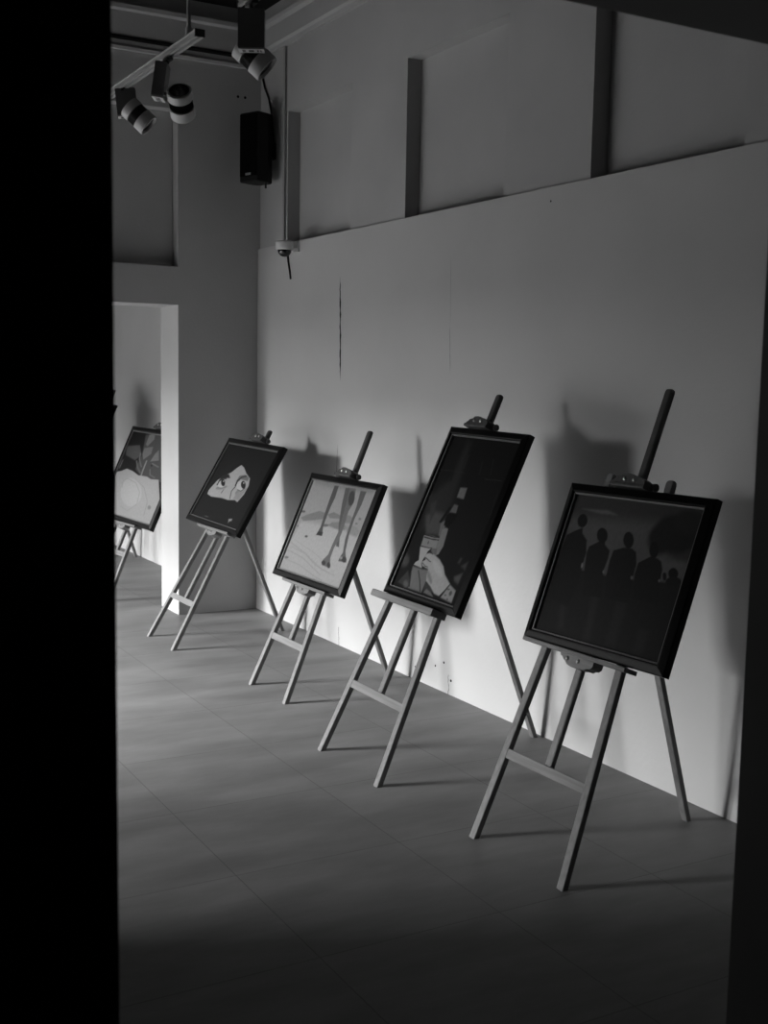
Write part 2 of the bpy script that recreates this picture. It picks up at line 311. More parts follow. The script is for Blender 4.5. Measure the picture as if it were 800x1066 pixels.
PAINT = {
 'four': [
  (0.03, 0.05, [(-0.175,0.531), (0.726,0.603), (0.777,0.464), (-0.101,0.365)]),
  (0.062, 0.07, [(-0.051,0.451), (0.46,0.482), (0.551,0.368), (0.623,0.298), (0.07,0.239)]),
  (0.07, 0.03, [(0.506,0.362), (0.64,0.37), (0.633,0.3), (0.536,0.286)]),
  (0.075, 0.012, [(0.086,0.491), (0.217,0.498), (0.267,0.486), (0.184,0.483)]),
  (0.013, 0.03, [(0.639,0.461), (0.642,0.441), (0.635,0.423), (0.621,0.406), (0.599,0.394), (0.571,0.388), (0.542,0.387), (0.512,0.393), (0.485,0.405), (0.465,0.421), (0.452,0.441), (0.449,0.461), (0.456,0.481), (0.471,0.498), (0.494,0.509), (0.523,0.515), (0.553,0.515), (0.582,0.508), (0.608,0.496), (0.627,0.48)]),
  (0.013, 0.03, [(0.528,0.427), (0.531,0.412), (0.53,0.398), (0.524,0.387), (0.514,0.379), (0.501,0.375), (0.487,0.375), (0.471,0.38), (0.457,0.39), (0.446,0.402), (0.438,0.417), (0.434,0.432), (0.435,0.446), (0.441,0.457), (0.451,0.465), (0.465,0.469), (0.48,0.468), (0.495,0.463), (0.509,0.454), (0.52,0.441)]),
  (0.016, 0.03, [(0.656,0.502), (0.658,0.489), (0.653,0.476), (0.643,0.466), (0.627,0.458), (0.608,0.454), (0.588,0.453), (0.567,0.457), (0.549,0.465), (0.535,0.476), (0.527,0.489), (0.525,0.503), (0.53,0.516), (0.541,0.526), (0.557,0.534), (0.576,0.538), (0.597,0.538), (0.617,0.534), (0.635,0.526), (0.648,0.515)]),
  (0.0125, 0.012, [(-0.067,0.289), (0.059,0.264), (0.177,0.277), (0.296,0.275), (0.42,0.278), (0.546,0.291), (0.624,0.294), (0.668,0.296), (0.686,0.017), (0.006,-0.005)]),
  (0.018, 0.03, [(0.106,0.226), (0.144,0.06), (0.178,0.062), (0.141,0.228)]),
  (0.018, 0.03, [(0.26,0.23), (0.284,0.048), (0.316,0.049), (0.293,0.23)]),
  (0.017, 0.03, [(0.382,0.223), (0.389,0.051), (0.438,0.051), (0.43,0.221)]),
  (0.0175, 0.03, [(0.517,0.129), (0.513,0.049), (0.559,0.047), (0.563,0.126)]),
  (0.011, 0.005, [(0.094,0.414), (0.047,0.389), (0.042,0.303), (0.049,0.158), (0.169,0.138), (0.18,0.254), (0.174,0.291), (0.173,0.339), (0.157,0.383), (0.126,0.404), (0.118,0.424)]),
  (0.009, 0.004, [(0.132,0.448), (0.132,0.441), (0.129,0.434), (0.124,0.429), (0.118,0.425), (0.11,0.424), (0.102,0.426), (0.094,0.429), (0.087,0.435), (0.083,0.442), (0.08,0.449), (0.08,0.457), (0.083,0.463), (0.087,0.469), (0.094,0.472), (0.102,0.473), (0.11,0.472), (0.118,0.468), (0.124,0.462), (0.129,0.456)]),
  (0.011, 0.005, [(0.215,0.384), (0.178,0.363), (0.175,0.339), (0.188,0.284), (0.219,0.194), (0.309,0.198), (0.281,0.287), (0.285,0.334), (0.281,0.361), (0.251,0.378), (0.245,0.393)]),
  (0.009, 0.004, [(0.25,0.411), (0.252,0.403), (0.252,0.395), (0.248,0.389), (0.243,0.385), (0.235,0.382), (0.226,0.383), (0.218,0.386), (0.209,0.391), (0.203,0.398), (0.198,0.406), (0.196,0.414), (0.196,0.422), (0.2,0.428), (0.206,0.433), (0.213,0.435), (0.222,0.434), (0.231,0.431), (0.239,0.426), (0.246,0.419)]),
  (0.011, 0.005, [(0.342,0.38), (0.298,0.364), (0.295,0.326), (0.301,0.271), (0.324,0.2), (0.439,0.2), (0.422,0.279), (0.42,0.333), (0.402,0.372), (0.379,0.381)]),
  (0.009, 0.004, [(0.376,0.41), (0.378,0.401), (0.378,0.393), (0.375,0.386), (0.37,0.381), (0.364,0.379), (0.356,0.379), (0.348,0.383), (0.34,0.388), (0.333,0.396), (0.328,0.404), (0.326,0.413), (0.326,0.421), (0.329,0.428), (0.334,0.433), (0.341,0.435), (0.349,0.435), (0.357,0.431), (0.365,0.426), (0.371,0.418)]),
  (0.011, 0.005, [(0.47,0.365), (0.426,0.338), (0.425,0.297), (0.45,0.22), (0.565,0.211), (0.542,0.296), (0.537,0.33), (0.523,0.355), (0.504,0.363)]),
  (0.009, 0.004, [(0.495,0.39), (0.498,0.382), (0.498,0.374), (0.496,0.367), (0.492,0.363), (0.487,0.36), (0.481,0.361), (0.474,0.364), (0.467,0.37), (0.461,0.377), (0.457,0.385), (0.455,0.394), (0.454,0.402), (0.456,0.409), (0.46,0.413), (0.466,0.415), (0.472,0.415), (0.479,0.411), (0.486,0.406), (0.491,0.398)]),
  (0.009, 0.004, [(0.607,0.327), (0.608,0.321), (0.607,0.315), (0.605,0.311), (0.6,0.307), (0.594,0.306), (0.587,0.306), (0.581,0.307), (0.574,0.311), (0.569,0.316), (0.566,0.321), (0.565,0.327), (0.566,0.332), (0.569,0.337), (0.574,0.341), (0.58,0.342), (0.587,0.342), (0.593,0.34), (0.599,0.337), (0.604,0.332)]),
  (0.011, 0.004, [(0.629,0.304), (0.63,0.299), (0.627,0.294), (0.621,0.29), (0.613,0.286), (0.603,0.284), (0.593,0.284), (0.583,0.284), (0.575,0.287), (0.568,0.29), (0.565,0.295), (0.565,0.299), (0.568,0.304), (0.574,0.309), (0.582,0.312), (0.592,0.314), (0.602,0.315), (0.612,0.314), (0.62,0.312), (0.626,0.308)]),
  (0.011, 0.004, [(0.563,0.311), (0.564,0.307), (0.565,0.303), (0.564,0.3), (0.562,0.297), (0.56,0.296), (0.557,0.297), (0.554,0.298), (0.551,0.301), (0.548,0.305), (0.546,0.309), (0.545,0.313), (0.544,0.317), (0.545,0.32), (0.547,0.322), (0.549,0.323), (0.552,0.323), (0.556,0.321), (0.559,0.319), (0.561,0.315)]),
  (0.16, 0.003, [(0.176,0.293), (0.176,0.29), (0.176,0.288), (0.175,0.286), (0.175,0.284), (0.173,0.284), (0.172,0.284), (0.171,0.286), (0.17,0.288), (0.169,0.29), (0.168,0.293), (0.168,0.296), (0.168,0.298), (0.168,0.3), (0.169,0.302), (0.17,0.302), (0.172,0.302), (0.173,0.3), (0.174,0.298), (0.175,0.296)]),
  (0.1, 0.003, [(0.287,0.286), (0.287,0.284), (0.287,0.282), (0.287,0.281), (0.287,0.28), (0.286,0.279), (0.284,0.279), (0.283,0.28), (0.282,0.281), (0.28,0.283), (0.279,0.285), (0.279,0.287), (0.279,0.288), (0.279,0.29), (0.279,0.291), (0.28,0.291), (0.282,0.291), (0.283,0.291), (0.284,0.289), (0.286,0.288)]),
  (0.09, 0.003, [(0.422,0.286), (0.422,0.284), (0.422,0.282), (0.422,0.281), (0.421,0.28), (0.42,0.279), (0.418,0.279), (0.416,0.28), (0.415,0.281), (0.414,0.283), (0.413,0.285), (0.412,0.287), (0.412,0.288), (0.413,0.29), (0.413,0.291), (0.415,0.291), (0.416,0.291), (0.418,0.291), (0.42,0.289), (0.421,0.288)]),
  (0.09, 0.003, [(0.542,0.294), (0.543,0.292), (0.543,0.291), (0.542,0.29), (0.541,0.289), (0.54,0.288), (0.538,0.288), (0.537,0.289), (0.535,0.29), (0.534,0.291), (0.533,0.293), (0.533,0.294), (0.533,0.296), (0.534,0.297), (0.535,0.298), (0.536,0.298), (0.537,0.298), (0.539,0.298), (0.54,0.297), (0.541,0.295)]),
 ],
 'hand': [
  (0.012, 0.05, [(-0.09,0.538), (0.379,0.587), (0.562,0.128), (0.176,0.053)]),
  (0.03, 0.05, [(0.036,0.446), (0.151,0.543), (0.153,0.718), (0.193,0.711), (0.224,0.489), (0.249,0.33), (0.082,0.306)]),
  (0.012, 0.02, [(0.116,0.633), (0.144,0.543), (0.158,0.542), (0.131,0.632)]),
  (0.045, 0.004, [(0.027,0.574), (0.125,0.58), (0.231,0.58), (0.23,0.583), (0.123,0.582), (0.026,0.577)]),
  (0.055, 0.004, [(0.389,0.567), (0.511,0.572), (0.51,0.575), (0.388,0.569)]),
  (0.035, 0.004, [(0.511,0.533), (0.549,0.193), (0.552,0.193), (0.514,0.533)]),
  (0.03, 0.008, [(0.205,0.662), (0.204,0.6), (0.213,0.599), (0.214,0.66)]),
  (0.025, 0.008, [(0.392,0.658), (0.413,0.591), (0.422,0.591), (0.402,0.657)]),
  (0.025, 0.008, [(0.321,0.641), (0.336,0.583), (0.345,0.583), (0.33,0.641)]),
  (0.08, 0.03, [(0.075,0.368), (0.135,0.392), (0.211,0.392), (0.22,0.34), (0.231,0.299), (0.133,0.29)]),
  (0.05, 0.02, [(0.075,0.422), (0.108,0.443), (0.134,0.381), (0.127,0.337)]),
  (0.16, 0.008, [(0.209,0.349), (0.237,0.369), (0.252,0.334), (0.246,0.291), (0.227,0.299)]),
  (0.008, 0.006, [(0.224,0.428), (0.206,0.389), (0.192,0.352), (0.21,0.349), (0.224,0.385), (0.242,0.425)]),
  (0.2, 0.01, [(0.245,0.515), (0.295,0.518), (0.301,0.47), (0.249,0.472)]),
  (0.14, 0.01, [(0.251,0.44), (0.282,0.438), (0.288,0.404), (0.24,0.404)]),
  (0.006, 0.006, [(0.227,0.39), (0.259,0.403), (0.306,0.404), (0.298,0.373), (0.274,0.339), (0.236,0.344)]),
  (0.22, 0.006, [(0.26,0.336), (0.279,0.333), (0.294,0.257), (0.283,0.221), (0.254,0.208), (0.248,0.249), (0.242,0.291), (0.239,0.327)]),
  (0.26, 0.008, [(0.123,0.284), (0.242,0.289), (0.25,0.236), (0.131,0.233)]),
  (0.02, 0.003, [(0.121,0.283), (0.186,0.282), (0.243,0.286), (0.241,0.291), (0.184,0.286), (0.12,0.287)]),
  (0.03, 0.003, [(0.13,0.273), (0.193,0.272), (0.247,0.276), (0.245,0.281), (0.191,0.277), (0.129,0.278)]),
  (0.025, 0.003, [(0.131,0.233), (0.179,0.232), (0.221,0.237), (0.219,0.24), (0.178,0.236), (0.13,0.237)]),
  (0.05, 0.003, [(0.171,0.263), (0.173,0.25), (0.18,0.25), (0.178,0.263)]),
  (0.15, 0.005, [(0.22,0.238), (0.259,0.241), (0.271,0.211), (0.247,0.212), (0.22,0.224)]),
  (0.42, 0.005, [(0.129,0.231), (0.212,0.234), (0.198,0.22), (0.187,0.178), (0.186,0.165), (0.205,0.146), (0.136,0.15), (0.141,0.162), (0.16,0.174)]),
  (0.02, 0.003, [(0.138,0.144), (0.17,0.139), (0.204,0.142), (0.203,0.145), (0.17,0.142), (0.14,0.148)]),
  (0.18, 0.012, [(0.134,0.142), (0.213,0.142), (0.251,0.145), (0.273,0.101), (0.272,0.049), (0.164,0.049), (0.148,0.083)]),
  (0.03, 0.005, [(0.183,0.132), (0.224,0.092), (0.259,0.05), (0.266,0.052), (0.231,0.094), (0.19,0.134)]),
  (0.03, 0.005, [(0.132,0.113), (0.162,0.054), (0.173,0.055), (0.143,0.114)]),
  (0.05, 0.008, [(0.067,0.057), (0.111,0.119), (0.148,0.083), (0.152,0.052)]),
  (0.07, 0.03, [(0.083,0.163), (0.088,0.155), (0.088,0.146), (0.085,0.139), (0.078,0.134), (0.068,0.131), (0.055,0.13), (0.043,0.132), (0.03,0.136), (0.019,0.143), (0.011,0.151), (0.007,0.159), (0.006,0.168), (0.01,0.175), (0.017,0.18), (0.027,0.184), (0.039,0.184), (0.052,0.182), (0.065,0.178), (0.075,0.171)]),
  (0.12, 0.015, [(0.152,0.065), (0.155,0.061), (0.155,0.056), (0.154,0.052), (0.15,0.049), (0.145,0.048), (0.139,0.047), (0.133,0.048), (0.127,0.051), (0.121,0.054), (0.117,0.058), (0.115,0.063), (0.114,0.067), (0.116,0.071), (0.119,0.074), (0.124,0.076), (0.13,0.076), (0.136,0.075), (0.143,0.073), (0.148,0.069)]),
  (0.05, 0.008, [(0.271,0.096), (0.323,0.082), (0.358,0.066), (0.285,0.057)]),
  (0.17, 0.008, [(0.288,0.052), (0.299,0.07), (0.338,0.062), (0.367,0.047)]),
  (0.42, 0.008, [(0.218,0.215), (0.255,0.214), (0.306,0.201), (0.353,0.178), (0.385,0.148), (0.445,0.118), (0.406,0.059), (0.365,0.062), (0.321,0.084), (0.273,0.101), (0.259,0.125), (0.255,0.149), (0.202,0.156), (0.187,0.17), (0.208,0.185), (0.191,0.197), (0.199,0.21)]),
  (0.5, 0.012, [(0.337,0.171), (0.352,0.162), (0.364,0.153), (0.372,0.145), (0.374,0.138), (0.372,0.134), (0.364,0.133), (0.352,0.134), (0.337,0.138), (0.32,0.145), (0.304,0.153), (0.288,0.162), (0.276,0.172), (0.268,0.18), (0.265,0.187), (0.268,0.191), (0.276,0.192), (0.288,0.191), (0.304,0.186), (0.32,0.18)]),
  (0.25, 0.015, [(0.298,0.124), (0.307,0.116), (0.314,0.109), (0.319,0.102), (0.32,0.098), (0.318,0.095), (0.313,0.095), (0.306,0.097), (0.296,0.102), (0.285,0.108), (0.275,0.115), (0.265,0.123), (0.258,0.13), (0.253,0.137), (0.252,0.141), (0.254,0.144), (0.259,0.144), (0.267,0.142), (0.276,0.137), (0.287,0.131)]),
  (0.05, 0.003, [(0.198,0.192), (0.221,0.185), (0.252,0.179), (0.254,0.182), (0.224,0.189), (0.201,0.195)]),
  (0.05, 0.003, [(0.191,0.167), (0.217,0.158), (0.248,0.154), (0.249,0.157), (0.22,0.161), (0.194,0.17)]),
  (0.06, 0.003, [(0.217,0.217), (0.216,0.227), (0.243,0.211), (0.247,0.213), (0.217,0.23), (0.212,0.218)]),
  (0.04, 0.003, [(0.409,0.058), (0.432,0.087), (0.447,0.115), (0.442,0.116), (0.426,0.088), (0.403,0.06)]),
  (0.3, 0.01, [(0.449,0.115), (0.501,0.1), (0.505,0.049), (0.42,0.056)]),
  (0.1, 0.006, [(0.484,0.084), (0.484,0.08), (0.483,0.078), (0.481,0.075), (0.478,0.074), (0.475,0.073), (0.472,0.074), (0.469,0.075), (0.467,0.078), (0.465,0.081), (0.464,0.084), (0.465,0.087), (0.466,0.09), (0.468,0.092), (0.471,0.094), (0.474,0.094), (0.477,0.094), (0.48,0.092), (0.482,0.09), (0.484,0.087)]),
  (0.12, 0.005, [(0.453,0.072), (0.454,0.071), (0.453,0.07), (0.452,0.068), (0.45,0.067), (0.448,0.067), (0.446,0.067), (0.443,0.067), (0.441,0.067), (0.439,0.068), (0.438,0.069), (0.437,0.07), (0.438,0.071), (0.439,0.072), (0.441,0.073), (0.443,0.074), (0.446,0.074), (0.448,0.074), (0.45,0.074), (0.452,0.073)]),
  (0.12, 0.005, [(0.46,0.099), (0.46,0.098), (0.459,0.096), (0.458,0.095), (0.455,0.094), (0.452,0.093), (0.448,0.093), (0.445,0.093), (0.442,0.093), (0.44,0.093), (0.438,0.094), (0.438,0.095), (0.439,0.097), (0.441,0.098), (0.444,0.099), (0.447,0.1), (0.451,0.1), (0.454,0.1), (0.457,0.1), (0.459,0.1)]),
  (0.12, 0.005, [(0.475,0.059), (0.476,0.057), (0.476,0.056), (0.475,0.055), (0.473,0.054), (0.471,0.054), (0.469,0.053), (0.466,0.054), (0.464,0.054), (0.463,0.055), (0.461,0.056), (0.461,0.057), (0.461,0.058), (0.462,0.059), (0.464,0.06), (0.466,0.061), (0.468,0.061), (0.47,0.061), (0.473,0.06), (0.474,0.06)]),
  (0.06, 0.015, [(0.454,0.207), (0.459,0.23), (0.444,0.232), (0.438,0.209)]),
  (0.07, 0.02, [(0.473,0.2), (0.505,0.223), (0.506,0.19)]),
  (0.1, 0.02, [(0.455,0.151), (0.5,0.174), (0.497,0.129), (0.465,0.137)]),
 ],
 'camel': [
  (0.36, 0.05, [(-0.002,0.543), (0.7,0.559), (0.753,0.441), (0.078,0.366)]),
  (0.28, 0.03, [(0.071,0.521), (0.378,0.52), (0.687,0.527), (0.676,0.552), (0.367,0.547), (0.06,0.548)]),
  (0.46, 0.03, [(0.08,0.312), (0.367,0.323), (0.55,0.323), (0.717,0.309), (0.721,0.029), (0.014,0.032)]),
  (0.23, 0.008, [(0.057,0.329), (0.117,0.355), (0.231,0.387), (0.32,0.383), (0.332,0.356), (0.206,0.332), (0.098,0.315)]),
  (0.23, 0.008, [(0.324,0.379), (0.384,0.398), (0.455,0.389), (0.461,0.37), (0.365,0.362)]),
  (0.25, 0.01, [(0.458,0.385), (0.545,0.4), (0.59,0.387), (0.593,0.36), (0.508,0.354)]),
  (0.24, 0.012, [(0.367,0.323), (0.405,0.346), (0.505,0.359), (0.557,0.338), (0.553,0.319), (0.466,0.315)]),
  (0.3, 0.015, [(0.541,0.335), (0.631,0.356), (0.696,0.337), (0.689,0.301), (0.598,0.307)]),
  (0.36, 0.006, [(0.03,0.191), (0.245,0.153), (0.397,0.11), (0.541,0.096), (0.542,0.1), (0.4,0.114), (0.249,0.157), (0.033,0.195)]),
  (0.36, 0.006, [(0.048,0.144), (0.248,0.125), (0.393,0.091), (0.487,0.069), (0.49,0.073), (0.397,0.095), (0.251,0.129), (0.049,0.148)]),
  (0.37, 0.006, [(0.071,0.167), (0.27,0.148), (0.485,0.096), (0.619,0.091), (0.619,0.094), (0.487,0.1), (0.273,0.151), (0.072,0.171)]),
  (0.36, 0.006, [(0.047,0.095), (0.241,0.086), (0.444,0.052), (0.524,0.047), (0.524,0.051), (0.445,0.056), (0.242,0.089), (0.047,0.098)]),
  (0.38, 0.006, [(0.106,0.202), (0.31,0.173), (0.446,0.146), (0.448,0.149), (0.312,0.176), (0.107,0.205)]),
  (0.12, 0.006, [(0.083,0.367), (0.084,0.365), (0.082,0.363), (0.077,0.361), (0.071,0.359), (0.064,0.358), (0.056,0.358), (0.049,0.358), (0.042,0.358), (0.037,0.36), (0.034,0.362), (0.034,0.364), (0.036,0.366), (0.04,0.368), (0.047,0.37), (0.054,0.371), (0.062,0.371), (0.069,0.371), (0.076,0.37), (0.081,0.369)]),
  (0.12, 0.005, [(0.211,0.243), (0.212,0.241), (0.211,0.239), (0.208,0.237), (0.205,0.235), (0.2,0.234), (0.194,0.234), (0.189,0.234), (0.185,0.235), (0.181,0.236), (0.178,0.238), (0.178,0.24), (0.179,0.242), (0.181,0.244), (0.185,0.245), (0.19,0.246), (0.195,0.247), (0.201,0.247), (0.205,0.246), (0.209,0.244)]),
  (0.2, 0.005, [(0.094,0.108), (0.095,0.106), (0.093,0.104), (0.089,0.102), (0.083,0.1), (0.077,0.099), (0.069,0.098), (0.062,0.098), (0.056,0.099), (0.052,0.1), (0.049,0.102), (0.048,0.104), (0.05,0.106), (0.054,0.108), (0.06,0.11), (0.067,0.111), (0.074,0.112), (0.081,0.112), (0.087,0.111), (0.091,0.11)]),
  (0.2, 0.005, [(0.07,0.284), (0.071,0.282), (0.07,0.281), (0.069,0.279), (0.066,0.278), (0.063,0.278), (0.059,0.278), (0.055,0.278), (0.052,0.278), (0.05,0.279), (0.048,0.281), (0.047,0.282), (0.048,0.284), (0.05,0.285), (0.052,0.286), (0.056,0.287), (0.059,0.287), (0.063,0.287), (0.066,0.286), (0.069,0.285)]),
  (0.15, 0.01, [(0.377,0.324), (0.377,0.322), (0.375,0.32), (0.37,0.317), (0.363,0.316), (0.355,0.314), (0.346,0.313), (0.338,0.313), (0.33,0.314), (0.325,0.316), (0.322,0.318), (0.322,0.32), (0.324,0.322), (0.329,0.325), (0.336,0.326), (0.344,0.328), (0.353,0.329), (0.362,0.329), (0.369,0.328), (0.374,0.326)]),
  (0.2, 0.008, [(0.667,0.394), (0.668,0.392), (0.668,0.39), (0.666,0.388), (0.663,0.387), (0.66,0.386), (0.655,0.386), (0.651,0.386), (0.647,0.388), (0.644,0.389), (0.642,0.391), (0.641,0.393), (0.642,0.395), (0.643,0.397), (0.646,0.398), (0.65,0.399), (0.654,0.399), (0.658,0.399), (0.662,0.398), (0.665,0.396)]),
  (0.2, 0.008, [(0.653,0.367), (0.653,0.366), (0.653,0.364), (0.651,0.363), (0.648,0.362), (0.644,0.361), (0.64,0.361), (0.636,0.361), (0.632,0.362), (0.629,0.363), (0.628,0.364), (0.627,0.366), (0.628,0.368), (0.63,0.369), (0.633,0.37), (0.637,0.371), (0.641,0.371), (0.645,0.371), (0.648,0.37), (0.651,0.369)]),
  (0.1, 0.005, [(0.284,0.535), (0.328,0.536), (0.336,0.469), (0.328,0.422), (0.326,0.356), (0.332,0.307), (0.355,0.265), (0.289,0.261), (0.304,0.306), (0.293,0.39), (0.286,0.464)]),
  (0.05, 0.006, [(0.303,0.282), (0.35,0.284), (0.353,0.263), (0.289,0.261)]),
  (0.12, 0.005, [(0.403,0.533), (0.447,0.536), (0.471,0.455), (0.488,0.375), (0.539,0.271), (0.563,0.231), (0.53,0.232), (0.51,0.286), (0.469,0.354), (0.428,0.451)]),
  (0.16, 0.006, [(0.447,0.536), (0.509,0.537), (0.537,0.467), (0.52,0.415), (0.531,0.353), (0.536,0.298), (0.534,0.262), (0.518,0.223), (0.52,0.168), (0.553,0.118), (0.463,0.122), (0.455,0.149), (0.486,0.181), (0.489,0.237), (0.501,0.317), (0.482,0.402), (0.462,0.482)]),
  (0.07, 0.01, [(0.533,0.486), (0.536,0.474), (0.536,0.463), (0.532,0.455), (0.526,0.449), (0.517,0.447), (0.507,0.449), (0.496,0.454), (0.486,0.463), (0.477,0.474), (0.47,0.486), (0.467,0.498), (0.467,0.509), (0.471,0.517), (0.477,0.523), (0.486,0.525), (0.497,0.523), (0.508,0.517), (0.518,0.509), (0.526,0.498)]),
  (0.06, 0.006, [(0.492,0.138), (0.494,0.134), (0.493,0.13), (0.491,0.127), (0.487,0.125), (0.481,0.123), (0.474,0.123), (0.468,0.124), (0.461,0.125), (0.456,0.128), (0.452,0.132), (0.45,0.135), (0.45,0.139), (0.453,0.142), (0.457,0.145), (0.463,0.146), (0.47,0.147), (0.476,0.146), (0.483,0.144), (0.488,0.141)]),
  (0.06, 0.006, [(0.547,0.134), (0.55,0.129), (0.551,0.124), (0.549,0.121), (0.546,0.118), (0.542,0.116), (0.536,0.116), (0.53,0.118), (0.524,0.12), (0.519,0.124), (0.514,0.128), (0.511,0.133), (0.511,0.138), (0.512,0.141), (0.515,0.144), (0.519,0.146), (0.525,0.146), (0.531,0.144), (0.537,0.142), (0.543,0.138)]),
  (0.12, 0.005, [(0.56,0.532), (0.619,0.533), (0.62,0.467), (0.606,0.389), (0.611,0.308), (0.637,0.222), (0.685,0.168), (0.605,0.164), (0.605,0.181), (0.618,0.21), (0.591,0.278), (0.583,0.35), (0.579,0.449)]),
  (0.06, 0.006, [(0.677,0.183), (0.68,0.178), (0.679,0.174), (0.677,0.17), (0.672,0.167), (0.666,0.165), (0.659,0.165), (0.651,0.166), (0.644,0.168), (0.638,0.172), (0.633,0.176), (0.631,0.181), (0.631,0.185), (0.633,0.189), (0.638,0.192), (0.644,0.194), (0.652,0.194), (0.659,0.193), (0.667,0.191), (0.673,0.187)]),
  (0.3, 0.006, [(0.633,0.185), (0.634,0.183), (0.634,0.181), (0.632,0.179), (0.629,0.178), (0.626,0.177), (0.621,0.176), (0.617,0.177), (0.613,0.178), (0.61,0.179), (0.608,0.181), (0.607,0.183), (0.607,0.185), (0.609,0.187), (0.612,0.189), (0.616,0.19), (0.62,0.19), (0.624,0.19), (0.628,0.189), (0.631,0.187)]),
 ],
 'eyes': [
  (0.02, 0.05, [(0.016,0.06), (0.095,0.196), (0.827,0.269), (0.8,0.058), (0.089,0.03)]),
  (0.42, 0.005, [(0.38,0.429), (0.438,0.416), (0.513,0.383), (0.595,0.359), (0.631,0.313), (0.631,0.254), (0.597,0.198), (0.548,0.206), (0.45,0.194), (0.353,0.196), (0.186,0.185), (0.108,0.195), (0.099,0.222), (0.149,0.297), (0.217,0.337), (0.294,0.369), (0.34,0.406)]),
  (0.25, 0.012, [(0.338,0.275), (0.34,0.271), (0.335,0.266), (0.323,0.26), (0.305,0.254), (0.284,0.249), (0.261,0.244), (0.237,0.241), (0.217,0.24), (0.201,0.24), (0.192,0.242), (0.189,0.246), (0.194,0.251), (0.206,0.257), (0.224,0.263), (0.246,0.269), (0.27,0.273), (0.293,0.276), (0.313,0.277), (0.328,0.277)]),
  (0.26, 0.014, [(0.594,0.303), (0.601,0.299), (0.602,0.292), (0.599,0.283), (0.592,0.274), (0.58,0.264), (0.566,0.254), (0.55,0.247), (0.534,0.242), (0.52,0.239), (0.509,0.24), (0.502,0.244), (0.5,0.251), (0.503,0.26), (0.511,0.269), (0.523,0.279), (0.538,0.289), (0.553,0.296), (0.569,0.301), (0.583,0.304)]),
  (0.3, 0.012, [(0.527,0.25), (0.633,0.304), (0.599,0.21), (0.511,0.208)]),
  (0.03, 0.006, [(0.167,0.268), (0.175,0.306), (0.196,0.343), (0.272,0.354), (0.323,0.33), (0.269,0.326), (0.207,0.309), (0.188,0.279)]),
  (0.55, 0.005, [(0.285,0.295), (0.295,0.288), (0.3,0.281), (0.299,0.273), (0.291,0.266), (0.277,0.261), (0.26,0.258), (0.239,0.256), (0.219,0.258), (0.199,0.261), (0.183,0.267), (0.172,0.274), (0.166,0.281), (0.168,0.289), (0.176,0.296), (0.19,0.301), (0.208,0.305), (0.228,0.306), (0.249,0.304), (0.269,0.301)]),
  (0.02, 0.005, [(0.283,0.294), (0.291,0.287), (0.295,0.281), (0.295,0.275), (0.29,0.271), (0.282,0.269), (0.271,0.269), (0.258,0.271), (0.245,0.275), (0.232,0.28), (0.221,0.287), (0.213,0.294), (0.209,0.3), (0.209,0.306), (0.214,0.31), (0.222,0.312), (0.233,0.312), (0.246,0.31), (0.26,0.306), (0.273,0.301)]),
  (0.05, 0.004, [(0.193,0.264), (0.19,0.291), (0.221,0.31), (0.279,0.319), (0.268,0.326), (0.206,0.316), (0.171,0.294), (0.174,0.265)]),
  (0.6, 0.003, [(0.256,0.301), (0.258,0.3), (0.258,0.299), (0.257,0.298), (0.255,0.297), (0.253,0.297), (0.25,0.297), (0.247,0.297), (0.244,0.298), (0.242,0.298), (0.24,0.299), (0.239,0.301), (0.238,0.302), (0.239,0.303), (0.241,0.304), (0.243,0.304), (0.246,0.304), (0.249,0.304), (0.252,0.303), (0.255,0.303)]),
  (0.18, 0.008, [(0.446,0.291), (0.429,0.325), (0.436,0.36), (0.508,0.375), (0.583,0.36), (0.588,0.338), (0.473,0.34), (0.47,0.294)]),
  (0.55, 0.005, [(0.591,0.298), (0.592,0.289), (0.587,0.281), (0.575,0.275), (0.559,0.271), (0.539,0.27), (0.517,0.272), (0.497,0.277), (0.479,0.284), (0.465,0.293), (0.458,0.303), (0.456,0.312), (0.462,0.321), (0.474,0.327), (0.491,0.331), (0.511,0.331), (0.533,0.329), (0.553,0.324), (0.571,0.317), (0.584,0.308)]),
  (0.02, 0.005, [(0.586,0.314), (0.594,0.306), (0.598,0.299), (0.597,0.293), (0.592,0.289), (0.584,0.287), (0.572,0.286), (0.559,0.289), (0.545,0.293), (0.531,0.299), (0.52,0.306), (0.512,0.313), (0.508,0.321), (0.509,0.327), (0.514,0.331), (0.523,0.334), (0.534,0.334), (0.548,0.331), (0.562,0.327), (0.575,0.321)]),
  (0.04, 0.004, [(0.463,0.289), (0.455,0.325), (0.486,0.351), (0.546,0.365), (0.532,0.372), (0.469,0.357), (0.434,0.328), (0.442,0.29)]),
  (0.6, 0.003, [(0.555,0.322), (0.556,0.321), (0.556,0.32), (0.556,0.319), (0.554,0.318), (0.552,0.318), (0.549,0.318), (0.547,0.318), (0.544,0.319), (0.541,0.319), (0.54,0.32), (0.539,0.322), (0.538,0.323), (0.539,0.324), (0.541,0.324), (0.543,0.325), (0.546,0.325), (0.548,0.325), (0.551,0.324), (0.553,0.323)]),
  (0.06, 0.004, [(0.505,0.271), (0.569,0.267), (0.605,0.293), (0.595,0.296), (0.562,0.271), (0.504,0.275)]),
  (0.1, 0.004, [(0.452,0.292), (0.43,0.255), (0.465,0.203), (0.478,0.203), (0.444,0.254), (0.465,0.289)]),
  (0.1, 0.004, [(0.31,0.253), (0.299,0.223), (0.309,0.222), (0.32,0.252)]),
  (0.28, 0.008, [(0.6,0.084), (0.65,0.092), (0.655,0.078), (0.63,0.074), (0.623,0.059), (0.613,0.075)]),
